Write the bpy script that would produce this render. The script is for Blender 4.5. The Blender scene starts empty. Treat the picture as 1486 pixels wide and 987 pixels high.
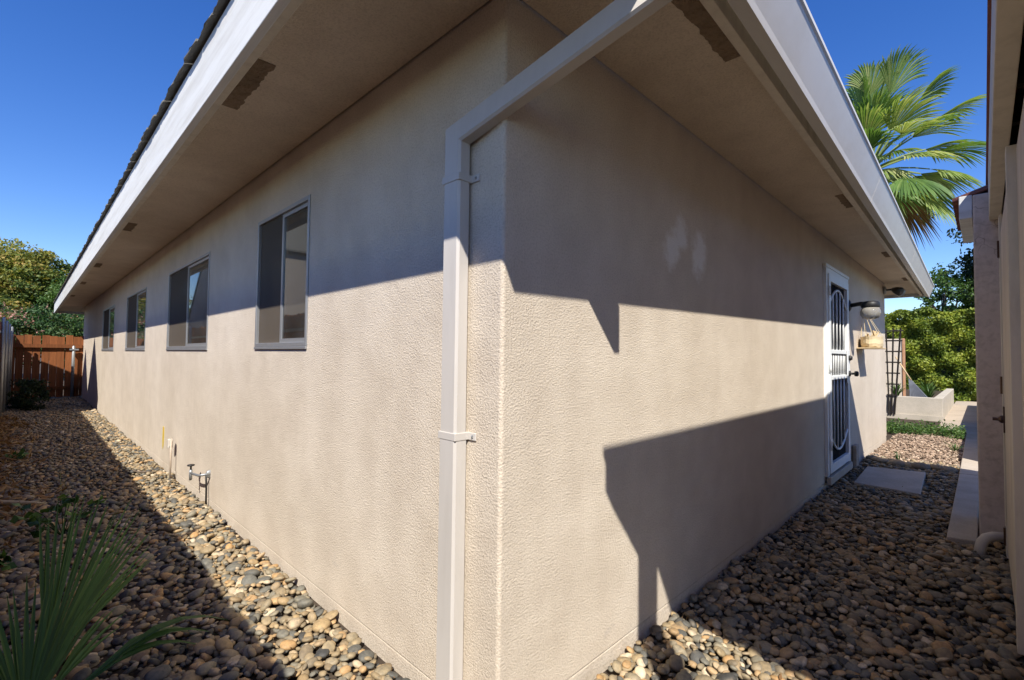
import bpy, bmesh, math, random
import numpy as np
from mathutils import Vector, Matrix
random.seed(7); rng = np.random.default_rng(11)
R = math.radians
scene = bpy.context.scene
C = bpy.context.collection

# ------------------------------------------------------------------ camera, sky, sun, exposure
CAM = np.array([-1.0711, -1.1026, 1.1787]); HEAD, PITCH, ROLL, FPX = .77888, .0337, .01156, 693.875
def cam_axes():
    h, p, r = HEAD, PITCH, ROLL
    fw = np.array([math.cos(p)*math.cos(h), math.cos(p)*math.sin(h), math.sin(p)])
    rt = np.array([math.sin(h), -math.cos(h), 0.]); up = np.cross(rt, fw)
    return math.cos(r)*rt + math.sin(r)*up, -math.sin(r)*rt + math.cos(r)*up, fw
RT, UP, FW = cam_axes()
cam = bpy.data.cameras.new('camera'); camo = bpy.data.objects.new('camera', cam); C.objects.link(camo)
M = Matrix.Identity(4)
for i in range(3):
    M[i][0], M[i][1], M[i][2], M[i][3] = RT[i], UP[i], -FW[i], CAM[i]
camo.matrix_world = M
cam.sensor_width = 36; cam.lens = FPX/1486*36; cam.clip_start = .02; cam.clip_end = 3000
scene.camera = camo
SUN = Vector((-1.01, -1.0, 1.5)).normalized()
world = bpy.data.worlds.new('World'); scene.world = world; world.use_nodes = True
nt = world.node_tree; nt.nodes.clear()
sky = nt.nodes.new('ShaderNodeTexSky'); sky.sky_type = 'NISHITA'; sky.sun_disc = False
sky.sun_elevation = math.asin(SUN.z); sky.sun_rotation = math.atan2(SUN.x, SUN.y)
sky.air_density = 1.0; sky.dust_density = .25; sky.ozone_density = 3.0; sky.altitude = 200
bg = nt.nodes.new('ShaderNodeBackground'); bg.inputs[1].default_value = .112
wo = nt.nodes.new('ShaderNodeOutputWorld')
hs = nt.nodes.new('ShaderNodeHueSaturation'); hs.inputs['Saturation'].default_value = 1.32; hs.inputs['Hue'].default_value = .517; hs.inputs['Value'].default_value = 1.0
nt.links.new(sky.outputs[0], hs.inputs['Color']); nt.links.new(hs.outputs[0], bg.inputs[0]); nt.links.new(bg.outputs[0], wo.inputs[0])
sl = bpy.data.lights.new('sun', 'SUN'); sl.energy = 4.7; sl.angle = R(.5); sl.color = (1, .95, .86)
so = bpy.data.objects.new('sun', sl); C.objects.link(so)
so.rotation_euler = SUN.to_track_quat('Z', 'Y').to_euler(); so.location = (-6, -6, 9)
scene.view_settings.view_transform = 'Standard'; scene.view_settings.look = 'None'
scene.view_settings.gamma = 1; scene.view_settings.use_curve_mapping = False
scene.view_settings.exposure = 0.75
scene.cycles.max_bounces = 8

# ------------------------------------------------------------------ helpers
class NT:
    def __init__(s, name):
        s.m = bpy.data.materials.new(name); s.m.use_nodes = True; s.t = s.m.node_tree; s.t.nodes.clear()
        s.out = s.n('OutputMaterial')
    def n(s, kind, **kw):
        x = s.t.nodes.new('ShaderNode'+kind)
        for k, v in kw.items():
            if k.startswith('i_'):
                key = k[2:]; key = int(key) if key.isdigit() else key.replace('_', ' ')
                x.inputs[key].default_value = v
            else: setattr(x, k, v)
        return x
    def l(s, a, b): s.t.links.new(a, b)
    def ramp(s, fac, stops, interp='LINEAR'):
        r = s.n('ValToRGB'); r.color_ramp.interpolation = interp
        e = r.color_ramp.elements
        while len(e) < len(stops): e.new(.5)
        for q, (p, c) in zip(e, stops): q.position = p; q.color = (*c, 1) if len(c) == 3 else c
        s.l(fac, r.inputs[0]); return r.outputs[0]
    def mix(s, fac, a, b, blend='MIX'):
        m = s.n('Mix', data_type='RGBA', blend_type=blend)
        for sock, v in ((m.inputs[0], fac), (m.inputs[6], a), (m.inputs[7], b)):
            if hasattr(v, 'links') or hasattr(v, 'is_linked'): s.l(v, sock)
            elif isinstance(v, (int, float)): sock.default_value = v
            else: sock.default_value = (*v, 1)
        return m.outputs[2]
    def math(s, op, a, b=None, clamp=False):
        m = s.n('Math', operation=op, use_clamp=clamp)
        for i, v in enumerate((a, b)):
            if v is None: continue
            if isinstance(v, (int, float)): m.inputs[i].default_value = v
            else: s.l(v, m.inputs[i])
        return m.outputs[0]
    def noise(s, scale, detail=3, rough=.55, vec=None, dist=0):
        x = s.n('TexNoise', i_Scale=scale, i_Detail=detail, i_Roughness=rough, i_Distortion=dist)
        if vec is not None: s.l(vec, x.inputs['Vector'])
        return x.outputs[0]
    def pos(s): return s.n('NewGeometry').outputs['Position']
    def mapping(s, vec, scale=(1, 1, 1), loc=(0, 0, 0), rot=(0, 0, 0)):
        m = s.n('Mapping'); m.inputs[3].default_value = scale; m.inputs[1].default_value = loc; m.inputs[2].default_value = rot
        s.l(vec, m.inputs[0]); return m.outputs[0]
    def bsdf(s, col, rough=.8, spec=.3, metal=0, bump=None, bstr=.5, bdist=.01):
        b = s.n('BsdfPrincipled'); b.inputs['Roughness'].default_value = rough if isinstance(rough, (int, float)) else .5
        if not isinstance(rough, (int, float)): s.l(rough, b.inputs['Roughness'])
        b.inputs['Specular IOR Level'].default_value = spec; b.inputs['Metallic'].default_value = metal
        if hasattr(col, 'is_linked'): s.l(col, b.inputs['Base Color'])
        else: b.inputs['Base Color'].default_value = (*col, 1)
        if bump is not None:
            bp = s.n('Bump'); bp.inputs['Strength'].default_value = bstr; bp.inputs['Distance'].default_value = bdist
            s.l(bump, bp.inputs['Height']); s.l(bp.outputs[0], b.inputs['Normal'])
        return b.outputs[0]
    def done(s, sh): s.l(sh, s.out.inputs[0]); return s.m

def wpos(o):
    v = Vector((0, 0, 0))
    while o is not None: v = v + o.location; o = o.parent
    return v
def tag(o, label=None, cat=None, group=None, kind=None):
    if label: o['label'] = label
    if cat: o['category'] = cat
    if group: o['group'] = group
    if kind: o['kind'] = kind
    return o
def thing(name, label, cat, loc=(0, 0, 0), group=None):
    o = bpy.data.objects.new(name, None); C.objects.link(o); o.location = loc; o.empty_display_size = .1
    return tag(o, label, cat, group)
def link(name, me, parent=None, loc=None, rot=None, scale=None):
    o = bpy.data.objects.new(name, me); C.objects.link(o)
    if parent is not None: o.parent = parent
    if loc is not None: o.location = loc
    if rot is not None: o.rotation_euler = rot
    if scale is not None: o.scale = scale
    return o
class MB:
    def __init__(s): s.v = []; s.f = []
    def face(s, pts):
        i = len(s.v); s.v += [tuple(p) for p in pts]; s.f.append(tuple(range(i, i+len(pts)))); return s
    def box(s, a, b):
        x0, y0, z0 = (min(a[i], b[i]) for i in range(3)); x1, y1, z1 = (max(a[i], b[i]) for i in range(3))
        i = len(s.v)
        s.v += [(x0,y0,z0),(x1,y0,z0),(x1,y1,z0),(x0,y1,z0),(x0,y0,z1),(x1,y0,z1),(x1,y1,z1),(x0,y1,z1)]
        s.f += [tuple(i+k for k in q) for q in ((0,3,2,1),(4,5,6,7),(0,1,5,4),(1,2,6,5),(2,3,7,6),(3,0,4,7))]
        return s
    def loft(s, rings, caps=True):
        n = len(rings[0]); b = len(s.v)
        for r in rings: s.v += [tuple(p) for p in r]
        for k in range(len(rings)-1):
            for j in range(n):
                a = b+k*n+j; c = b+k*n+(j+1) % n; s.f.append((a, c, c+n, a+n))
        if caps:
            s.f.append(tuple(b+j for j in reversed(range(n)))); e = b+(len(rings)-1)*n
            s.f.append(tuple(e+j for j in range(n)))
        return s
    def tube(s, pts, rad, n=8, caps=True):
        pts = [Vector(p) for p in pts]; rings = []
        if isinstance(rad, (int, float)): rad = [rad]*len(pts)
        prev = None
        for i, p in enumerate(pts):
            t = (pts[min(i+1, len(pts)-1)]-pts[max(i-1, 0)]).normalized()
            if prev is None:
                u = t.orthogonal().normalized()
            else:
                u = (prev - t*prev.dot(t)); u = u.normalized() if u.length > 1e-6 else t.orthogonal().normalized()
            prev = u; w = t.cross(u)
            rings.append([p + (u*math.cos(a)+w*math.sin(a))*rad[i] for a in (2*math.pi*k/n for k in range(n))])
        return s.loft(rings, caps)
    def bar(s, a, b, wx, wy):        # rectangular bar from a to b
        a, b = Vector(a), Vector(b); t = (b-a).normalized()
        u = t.cross(Vector((0, 0, 1))); u = u.normalized() if u.length > 1e-4 else Vector((1, 0, 0)); w = u.cross(t)
        r = lambda p: [p+u*sx*wx/2+w*sy*wy/2 for sx, sy in ((-1,-1),(1,-1),(1,1),(-1,1))]
        return s.loft([r(a), r(b)])
    def lathe(s, c, prof, n=16, axis='z'):
        rings = []
        for r, h in prof:
            ring = []
            for k in range(n):
                a = 2*math.pi*k/n; q = (r*math.cos(a), r*math.sin(a), h)
                if axis == 'y': q = (q[0], -q[2], q[1])
                ring.append((c[0]+q[0], c[1]+q[1], c[2]+q[2]))
            rings.append(ring)
        return s.loft(rings, True)
    def mesh(s, name, mat, smooth=False, off=Vector((0, 0, 0))):
        me = bpy.data.meshes.new(name)
        me.from_pydata([tuple(Vector(v)-off) for v in s.v], [], s.f)
        bm = bmesh.new(); bm.from_mesh(me); bmesh.ops.recalc_face_normals(bm, faces=bm.faces); bm.to_mesh(me); bm.free()
        if mat: me.materials.append(mat)
        if smooth: me.polygons.foreach_set('use_smooth', [True]*len(me.polygons))
        return me
    def build(s, name, mat, parent=None, smooth=False, bevel=0, **kw):
        off = wpos(parent) if parent is not None else Vector((0, 0, 0))
        o = link(name, s.mesh(name, mat, smooth, off), parent)
        if bevel:
            md = o.modifiers.new('bevel', 'BEVEL'); md.width = bevel; md.segments = 2; md.limit_method = 'ANGLE'
        return tag(o, **kw)
def fastmesh(name, V, F, mat, attr=None, smooth=False):
    """V (n,3), F (m,k) arrays; attr: per-vertex float 'rnd'"""
    me = bpy.data.meshes.new(name); V = np.asarray(V, np.float32); F = np.asarray(F, np.int32); k = F.shape[1]
    me.vertices.add(len(V)); me.vertices.foreach_set('co', V.ravel())
    me.loops.add(F.size); me.loops.foreach_set('vertex_index', F.ravel())
    me.polygons.add(len(F)); me.polygons.foreach_set('loop_start', np.arange(0, F.size, k, dtype=np.int32))
    me.polygons.foreach_set('loop_total', np.full(len(F), k, np.int32))
    me.polygons.foreach_set('use_smooth', np.full(len(F), smooth))
    if attr is not None:
        a = me.attributes.new('rnd', 'FLOAT', 'POINT'); a.data.foreach_set('value', np.asarray(attr, np.float32))
    me.update(calc_edges=True); me.validate(); me.materials.append(mat); return me

# ------------------------------------------------------------------ materials
def stucco(name, c1, c2, fine=350, strength=.5, dist=.005, smears=False, cracks=False):
    t = NT(name); p = t.pos()
    n1 = t.noise(fine, 3, .6, p); n2 = t.noise(fine*.40, 3, .6, p, .15); n3 = t.noise(1.1, 5, .6, p)
    h = t.math('ADD', t.math('MULTIPLY', n1, .6), t.ramp(n2, [(.30, (0,0,0)), (.70, (1,1,1))]))
    h = t.math('ADD', h, t.math('MULTIPLY', t.noise(11, 3, .55, p, .8), 1.3))
    col = t.ramp(n3, [(.3, c1), (.7, c2)])
    col = t.mix(1, col, t.ramp(t.noise(4.5, 5, .65, p), [(.32, (.91,.90,.895)), (.6, (1,1,1))]), 'MULTIPLY')
    speck = t.ramp(n2, [(.3, (.80,.79,.77)), (.55, (1,1,1))])
    col = t.mix(1, col, speck, 'MULTIPLY')
    streak = t.noise(1.0, 4, .6, t.mapping(p, (1.7, 1.7, .3)))
    col = t.mix(1, col, t.ramp(streak, [(.3, (.93,.92,.91)), (.62, (1,1,1))]), 'MULTIPLY')
    # splash dirt and scuffs low on the wall
    low = t.noise(5, 5, .65, t.mapping(p, (1, 1, 1.4)))
    sep = t.n('SeparateXYZ'); t.l(p, sep.inputs[0])
    if smears:
        fac = None
        for cx, cz, rx, rz, an in ((1.19, 1.73, .10, .13, -.6), (1.28, 1.82, .09, .11, .0), (1.50, 1.75, .11, .16, -.35)):
            v = t.mapping(p, (1, 0, 1), (-cx, 0, -cz)); v = t.mapping(v, (1, 1, 1), rot=(0, an, 0))
            v = t.mapping(v, (1/rx, 0, 1/rz)); ln = t.n('VectorMath', operation='LENGTH'); t.l(v, ln.inputs[0])
            d = t.math('ADD', ln.outputs['Value'], t.math('MULTIPLY', t.math('SUBTRACT', t.noise(16, 5, .65, p), .5), 1.5))
            f = t.ramp(d, [(.45, (1,1,1)), (1.0, (0,0,0))])
            fac = f if fac is None else t.math('MAXIMUM', fac, f)
        fac = t.math('MULTIPLY', fac, .8)
        onr = t.math('LESS_THAN', sep.outputs[1], .05); fac = t.math('MULTIPLY', fac, onr)
        col = t.mix(fac, col, (.80, .77, .72))
        # grey scuffs on the long wall
        sc = t.ramp(t.noise(2.6, 5, .7, t.mapping(p, (1, .55, 1.6))), [(.66, (0,0,0)), (.78, (1,1,1))])
        col = t.mix(t.math('MULTIPLY', sc, .34), col, (.27, .25, .25))
    if cracks:
        v = t.n('TexVoronoi', feature='DISTANCE_TO_EDGE', i_Scale=2.4); w = t.n('VectorMath', operation='ADD')
        nz = t.n('TexNoise', i_Scale=2.5, i_Detail=4); t.l(p, nz.inputs[0]); t.l(p, w.inputs[0]); t.l(nz.outputs[1], w.inputs[1]); t.l(w.outputs[0], v.inputs[0])
        cr = t.ramp(v.outputs[0], [(0, (1,1,1)), (.012, (0,0,0))]); msk = t.ramp(t.noise(1.5, 2, .5, p), [(.5, (0,0,0)), (.6, (1,1,1))])
        col = t.mix(t.math('MULTIPLY', t.math('MULTIPLY', cr, msk), .6), col, (.16, .12, .10))
    return t.done(t.bsdf(col, .92, .12, 0, h, strength, dist))
def painted(name, col, rough=.5, spec=.4, dirt=.12, scale=3., bumpy=.0, metal=0, vstreak=(1, 1, 1), dirtcol=(.2, .17, .13)):
    t = NT(name); p = t.pos(); n = t.noise(scale, 6, .65, t.mapping(p, vstreak))
    c = t.mix(t.ramp(n, [(.45, (0,0,0)), (.75, (dirt*2.2,)*3)]), col, dirtcol)
    h = t.noise(scale*14, 4, .6, t.mapping(p, vstreak)) if bumpy else None
    r = t.ramp(n, [(.3, (rough*.85,)*3), (.7, (min(1, rough*1.2),)*3)])
    return t.done(t.bsdf(c, r, spec, metal, h, bumpy, .004))
def concrete(name, c1, c2, scale=4, bump=.35):
    t = NT(name); p = t.pos(); n = t.noise(scale, 8, .65, p); f = t.noise(90, 4, .7, p)
    c = t.ramp(n, [(.28, c1), (.72, c2)]); c = t.mix(.5, c, t.ramp(f, [(.3, (.6,.6,.6)), (.7, (1.1,1.1,1.1))]), 'MULTIPLY')
    return t.done(t.bsdf(c, .92, .15, 0, f, bump, .004))
def leafmat(name, stops, trans=.35, rough=.55, obj=False, spec=.35):
    t = NT(name)
    if obj: fac = t.n('ObjectInfo').outputs['Random']
    else: fac = t.n('Attribute', attribute_name='rnd').outputs['Fac']
    fac = t.math('ADD', fac, t.math('MULTIPLY', t.math('SUBTRACT', t.noise(5, 2, .5, t.pos()), .5), .35), True)
    c = t.ramp(fac, stops); a = t.bsdf(c, rough, spec); b = t.n('BsdfTranslucent')
    t.l(t.mix(1, c, (1.5, 1.5, .7), 'MULTIPLY'), b.inputs[0]); m = t.n('MixShader'); m.inputs[0].default_value = trans
    t.l(a, m.inputs[1]); t.l(b.outputs[0], m.inputs[2]); return t.done(m.outputs[0])
PEB = [(0, (.06,.062,.066)), (.15, (.14,.145,.14)), (.29, (.25,.235,.19)), (.42, (.32,.26,.17)), (.55, (.18,.155,.12)), (.66, (.39,.29,.165)), (.77, (.26,.245,.20)), (.87, (.44,.285,.14)), (.95, (.47,.40,.30)), (1, (.58,.51,.41))]
def pebblemat(name, obj, stops=PEB):
    t = NT(name); fac = t.n('ObjectInfo').outputs['Random'] if obj else t.n('Attribute', attribute_name='rnd').outputs['Fac']
    p = t.pos(); n = t.noise(55, 5, .65, p); n2 = t.noise(22, 2, .5, p)
    c = t.ramp(fac, stops); c = t.mix(.8, c, t.ramp(n, [(.3, (.55,.56,.6)), (.7, (1.3,1.25,1.15))]), 'MULTIPLY')
    c = t.mix(1, c, (.97,.915,.82), 'MULTIPLY'); c = t.mix(t.ramp(n2, [(.58, (0,0,0)), (.75, (.35,.35,.35))]), c, (.30, .23, .15))
    return t.done(t.bsdf(c, .62, .32, 0, n, .25, .003))
def woodmat(name, c1, c2, axis=2, rough=.8, obj=True):
    t = NT(name); p = t.pos(); sc = [26., 26., 26.]; sc[axis] = 1.6
    g = t.noise(1, 5, .65, t.mapping(p, tuple(sc)), .6); c = t.ramp(g, [(.25, c1), (.75, c2)])
    if obj: c = t.mix(1, c, t.ramp(t.n('ObjectInfo').outputs['Random'], [(0, (.6,.58,.56)), (1, (1.2,1.2,1.2))]), 'MULTIPLY')
    return t.done(t.bsdf(c, rough, .25, 0, g, .4, .003))
def flat(name, col, rough=.6, spec=.3, metal=0):
    t = NT(name); n = t.noise(14, 4, .6, t.pos()); c = t.mix(.5, col, t.ramp(n, [(.3, (.75,.75,.75)), (.7, (1.1,1.1,1.1))]), 'MULTIPLY')
    return t.done(t.bsdf(c, rough, spec, metal))
def glassmat(name, tint=(.8, .85, .86), rough=.02, film=.10):
    t = NT(name); tr = t.n('BsdfTransparent'); tr.inputs[0].default_value = (*tint, 1)
    gl = t.n('BsdfGlossy'); gl.inputs['Roughness'].default_value = rough; fr = t.n('Fresnel', i_IOR=1.5)
    m = t.n('MixShader'); t.l(t.math('MULTIPLY', fr.outputs[0], 1.3, True), m.inputs[0]); t.l(tr.outputs[0], m.inputs[1]); t.l(gl.outputs[0], m.inputs[2])
    d = t.n('BsdfDiffuse'); d.inputs[0].default_value = (.45, .42, .37, 1); m2 = t.n('MixShader')
    t.l(t.ramp(t.noise(3, 5, .6, t.pos()), [(.3, (film*.5,)*3), (.75, (film*1.5,)*3)]), m2.inputs[0]); t.l(m.outputs[0], m2.inputs[1]); t.l(d.outputs[0], m2.inputs[2])
    return t.done(m2.outputs[0])
def screenmat(name, col, alpha):
    t = NT(name); tr = t.n('BsdfTransparent'); d = t.n('BsdfDiffuse'); d.inputs[0].default_value = (*col, 1)
    m = t.n('MixShader'); m.inputs[0].default_value = alpha; t.l(tr.outputs[0], m.inputs[1]); t.l(d.outputs[0], m.inputs[2]); return t.done(m.outputs[0])

MT = dict(
    stucco=stucco('stucco', (.625,.54,.435), (.70,.615,.51), smears=True),
    soffit=stucco('soffit_stucco', (.67,.565,.44), (.75,.645,.515), 330, .45, .005),
    pier=stucco('pier_stucco', (.62,.52,.455), (.70,.60,.53), 60, .25, .004, cracks=True),
    garwall=painted('garage_siding_paint', (.68,.585,.485), .75, .2, .15, 2, .2, 0, (4, 4, .6)),
    footing=concrete('footing_paint', (.36,.285,.215), (.55,.46,.37), 9),
    white=painted('white_fascia_paint', (.64,.645,.64), .6, .3, .16, 2.2, .25, 0, (7, .5, 7)),
    cream=painted('cream_board_paint', (.66,.59,.48), .65, .3, .12, 3, .2, 0, (4, 4, 1)),
    gutter=painted('gutter_paint', (.62,.60,.57), .42, .45, .07, 2.5, 0, 0, (.8, 3, .7)),
    spout=painted('downspout_paint', (.53,.495,.455), .45, .4, .08, 3, 0, 0, (3, 3, .6)),
    alu=painted('window_aluminium', (.36,.37,.38), .42, .5, .10, 4, 0, .55),
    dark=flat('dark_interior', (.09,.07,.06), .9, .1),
    rough=stucco('bare_vent', (.20,.145,.095), (.34,.25,.17), 90, 1, .01),
    shingle=painted('roof_shingle', (.22,.215,.19), .95, .1, .3, 30, .8),
    metal=painted('galvanised_steel', (.33,.345,.355), .45, .5, .12, 9, 0, .7),
    pipe=painted('pvc_paint', (.60,.545,.47), .5, .35, .10, 8),
    iron=flat('black_iron', (.018,.017,.017), .5, .4),
    bronze=flat('bronze_hardware', (.10,.055,.035), .42, .5, .5),
    doorw=painted('door_white_enamel', (.80,.81,.80), .4, .45, .05, 4),
    glass=glassmat('window_glass', (.86,.92,.89), film=.07), globe=glassmat('lamp_glass', (.93, .95, .95), .05, .42),
    mesh=screenmat('insect_screen', (.12,.10,.08), .82), dmesh=screenmat('door_screen', (.035,.035,.037), .8),
    slab=concrete('slab_concrete', (.42,.36,.295), (.56,.49,.41)), paving=concrete('paving_concrete', (.38,.31,.24), (.50,.42,.33), 2),
    planter=concrete('planter_block', (.42,.38,.31), (.56,.50,.42), 3),
    earth=concrete('dark_earth', (.045,.034,.026), (.095,.072,.052), 7, .9),
    peb=pebblemat('pebble_mass', False), pebo=pebblemat('pebble_single', True),
    chip=pebblemat('chip_mass', False, [(0, (.13,.10,.085)), (.3, (.28,.21,.17)), (.6, (.38,.29,.24)), (.85, (.46,.37,.31)), (1, (.55,.48,.42))]),
    fence=woodmat('redwood_board', (.14,.048,.016), (.31,.11,.037)), trel=woodmat('dark_stained_lath', (.012,.010,.009), (.035,.028,.024)),
    pole=woodmat('pale_ash_pole', (.45,.32,.18), (.60,.45,.27), 1), bark=woodmat('bark', (.06,.045,.035), (.17,.13,.10)),
    palmbark=woodmat('palm_bark', (.10,.075,.05), (.25,.19,.13), 0),
    tile=painted('red_roof_tile', (.22,.075,.055), .8, .2, .2, 7, .5),
    yellow=flat('yellow_paint', (.62,.45,.05), .6), cotton=flat('bag_straw', (.62,.50,.31), .8), peg=flat('pine_peg', (.60,.45,.26), .7),
    grey=flat('grey_plastic', (.21,.225,.26), .5), orange=concrete('brick_edge', (.40,.20,.10), (.52,.30,.18), 9),
    plant=leafmat('palm_leaf_young', [(0, (.022,.06,.015)), (.5, (.05,.125,.03)), (1, (.13,.23,.055))], .25, .45),
    palm=leafmat('fan_palm_leaf', [(0, (.04,.09,.025)), (.45, (.12,.21,.055)), (.8, (.26,.32,.11)), (1, (.40,.40,.19))], .35, .42),
    dead=leafmat('dry_leaf', [(0, (.16,.085,.035)), (.5, (.28,.16,.07)), (1, (.42,.29,.15))], .2, .8),
    hedge=leafmat('hedge_leaf', [(0, (.05,.09,.015)), (.45, (.19,.25,.035)), (1, (.38,.40,.06))], .3, .5),
    tree=leafmat('tree_leaf', [(0, (.04,.075,.02)), (.4, (.12,.165,.035)), (.75, (.26,.24,.045)), (1, (.38,.27,.08))], .3, .55),
    pink=leafmat('oleander_leaf', [(0, (.025,.06,.018)), (.55, (.06,.13,.04)), (.80, (.15,.18,.06)), (.9, (.36,.18,.16)), (1, (.50,.27,.23))], .3, .55),
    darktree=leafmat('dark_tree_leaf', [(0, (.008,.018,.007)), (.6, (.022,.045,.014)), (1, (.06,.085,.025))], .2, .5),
    cover=leafmat('cover_leaf', [(0, (.03,.07,.015)), (.6, (.07,.14,.03)), (1, (.15,.22,.06))], .3, .5),
    gableblock=painted('gable_block_paint', (.48,.42,.35), .8, .2, .1, 2),
    gb=flat('green_bottle', (.14,.55,.12), .3, .5), bb=flat('blue_box', (.12,.2,.5), .5), cur=flat('pale_curtain', (.30,.36,.35), .9),
)

# ------------------------------------------------------------------ ground
GZ = -.085
ground = MB().face([(-400,-400,GZ),(400,-400,GZ),(400,400,GZ),(-400,400,GZ)]).build('ground', MT['earth'], kind='structure')
def fence_x(y): return -1.49 + .006*y
def gutter_y(x): return -.592 + .0165*(x-.45)
MB().box((10.3,-6,-.2),(19.5,-.47,-.055)).build('paved_path', MT['paving'], kind='structure')

# ------------------------------------------------------------------ the house
WZ, SOF, YE, XE = 2.45, 2.383, 16.5, 8.4      # wall height, soffit, far ends
house = thing('stucco_house', 'long single storey beige stucco house with deep boxed eaves', 'house')
WINS = [(1.525, 2.37, 1.218, 2.06), (3.58, 5.255, 1.213, 2.045), (6.63, 8.38, 1.21, 2.03), (9.84, 11.72, 1.206, 2.02)]
DX0, DX1, DZ0, DZ1 = 4.34, 5.40, .06, 2.085
def holed(mb, u0, u1, holes, P, depth):
    us = sorted({u0, u1, *[h[0] for h in holes], *[h[1] for h in holes]}); zs = sorted({0, WZ, *[h[2] for h in holes], *[h[3] for h in holes]})
    for a, b in zip(us, us[1:]):
        for c, d in zip(zs, zs[1:]):
            if any(h[0] <= a and b <= h[1] and h[2] <= c and d <= h[3] for h in holes): continue
            mb.face([P(a, 0, c), P(b, 0, c), P(b, 0, d), P(a, 0, d)])
    for a, b, c, d in holes:
        for (p, q) in (((a, c), (b, c)), ((b, c), (b, d)), ((b, d), (a, d)), ((a, d), (a, c))):
            mb.face([P(p[0], 0, p[1]), P(q[0], 0, q[1]), P(q[0], depth, q[1]), P(p[0], depth, p[1])])
BV = .014
w = MB()
holed(w, BV, YE, WINS, lambda u, d, z: (d, u, z), .12)
holed(w, BV, XE, [(DX0, DX1, DZ0, DZ1)], lambda u, d, z: (u, d, z), .12)
arc = [(BV-BV*math.cos(a), BV-BV*math.sin(a)) for a in (math.pi/2*k/6 for k in range(7))]
for (x0, y0), (x1, y1) in zip(arc, arc[1:]): w.face([(x0,y0,0),(x1,y1,0),(x1,y1,WZ),(x0,y0,WZ)])
w.face([(XE,0,0),(XE,YE,0),(XE,YE,WZ),(XE,0,WZ)]); w.face([(0,YE,0),(XE,YE,0),(XE,YE,WZ),(0,YE,WZ)])
w.build('wall', MT['stucco'], house)
# plinth: two runs, set 10 mm proud, with the weep line as a dark gap above it
f = MB(); f.box((.004,.004,-.3),(.14,YE+.01,-.007)); f.build('footing', MT['stucco'], house, bevel=.006)
f = MB(); f.box((.141,.004,-.3),(XE+.01,.14,-.007)); f.build('footing', MT['stucco'], house, bevel=.006)
# dark rooms behind the glass
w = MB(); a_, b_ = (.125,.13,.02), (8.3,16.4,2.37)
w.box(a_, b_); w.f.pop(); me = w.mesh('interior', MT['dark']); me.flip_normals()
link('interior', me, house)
# eaves
XO = -.548                                            # outer face of the long fascia
YEND, XEND = 18.6, 10.1
s = MB(); n = 24
G_ = -.009
s.face([(G_,G_,SOF),(XE+1.7,G_,SOF),(XE+1.7,gutter_y(XE+1.7)+.115,SOF),(-.475,gutter_y(-.475)+.115,SOF)])
s.face([(G_,G_,SOF),(-.475,gutter_y(-.475)+.115,SOF),(-.475,YEND,SOF),(G_,YEND,SOF)])
s.face([(0,YE,SOF),(XE+1.7,YE,SOF),(XE+1.7,YEND,SOF),(0,YEND,SOF)])
s.face([(XE,G_,SOF),(XE+1.7,G_,SOF),(XE+1.7,YE,SOF),(XE,YE,SOF)])
s.build('soffit', MT['soffit'], house)
y0 = gutter_y(XO)
# long fascia: lower trim, main board, drip board
MB().box((-.516,y0+.07,2.335),(-.470,YEND,2.45)).build('trim_board', MT['cream'], house, bevel=.004)
MB().box((XO,y0+.03,2.30),(-.5165,YEND,2.512)).build('fascia', MT['white'], house, bevel=.003)
MB().box((XO+.004,y0+.03,2.513),(-.51,YEND,2.592)).build('drip_board', MT['white'], house, bevel=.003)
# end fascias
MB().box((XO+.03,YEND+.001,2.31),(XEND,YEND+.04,2.55)).build('fascia', MT['white'], house)
MB().box((XEND+.001,gutter_y(XEND)+.06,2.33),(XEND+.04,YEND,2.55)).build('fascia', MT['white'], house)
# short side: fascia trim, dark gap, box gutter
def run(prof, x0=XO-.0, x1=XEND):
    return MB().loft([[(x, gutter_y(x)+dy, z) for dy, z in prof] for x in (x0, x1)])
run([(.130,2.338),(.094,2.338),(.094,2.52),(.130,2.52)], -.515).build('trim_board', MT['cream'], house, bevel=.003)
run([(.058,2.326),(.0,2.30),(-.006,2.325),(-.062,2.475),(-.070,2.482),(-.070,2.50),(-.058,2.50),(-.052,2.48),(.003,2.335),(.052,2.345),(.052,2.50),(.058,2.50)], -.56).build('gutter', MT['gutter'], house)
for x in (-.56, XEND-.002): MB().loft([[(xx, gutter_y(x)+dy, z) for dy, z in ((.050,2.336),(.002,2.312),(-.05,2.47),(-.06,2.492),(.050,2.492))] for xx in (x+.001, x+.003)]).build('gutter_end_cap', MT['gutter'], house)
# seams of the gutter sections
for x in (3.1, 6.2):
    run([(.0585,2.325),(-.0008,2.2992),(-.0068,2.325),(-.0628,2.475),(-.0708,2.482),(-.0708,2.501),(-.066,2.501),(-.055,2.47),(.0,2.31),(.0585,2.33)], x, x+.008).build('gutter_seam', MT['gutter'], house)
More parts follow.
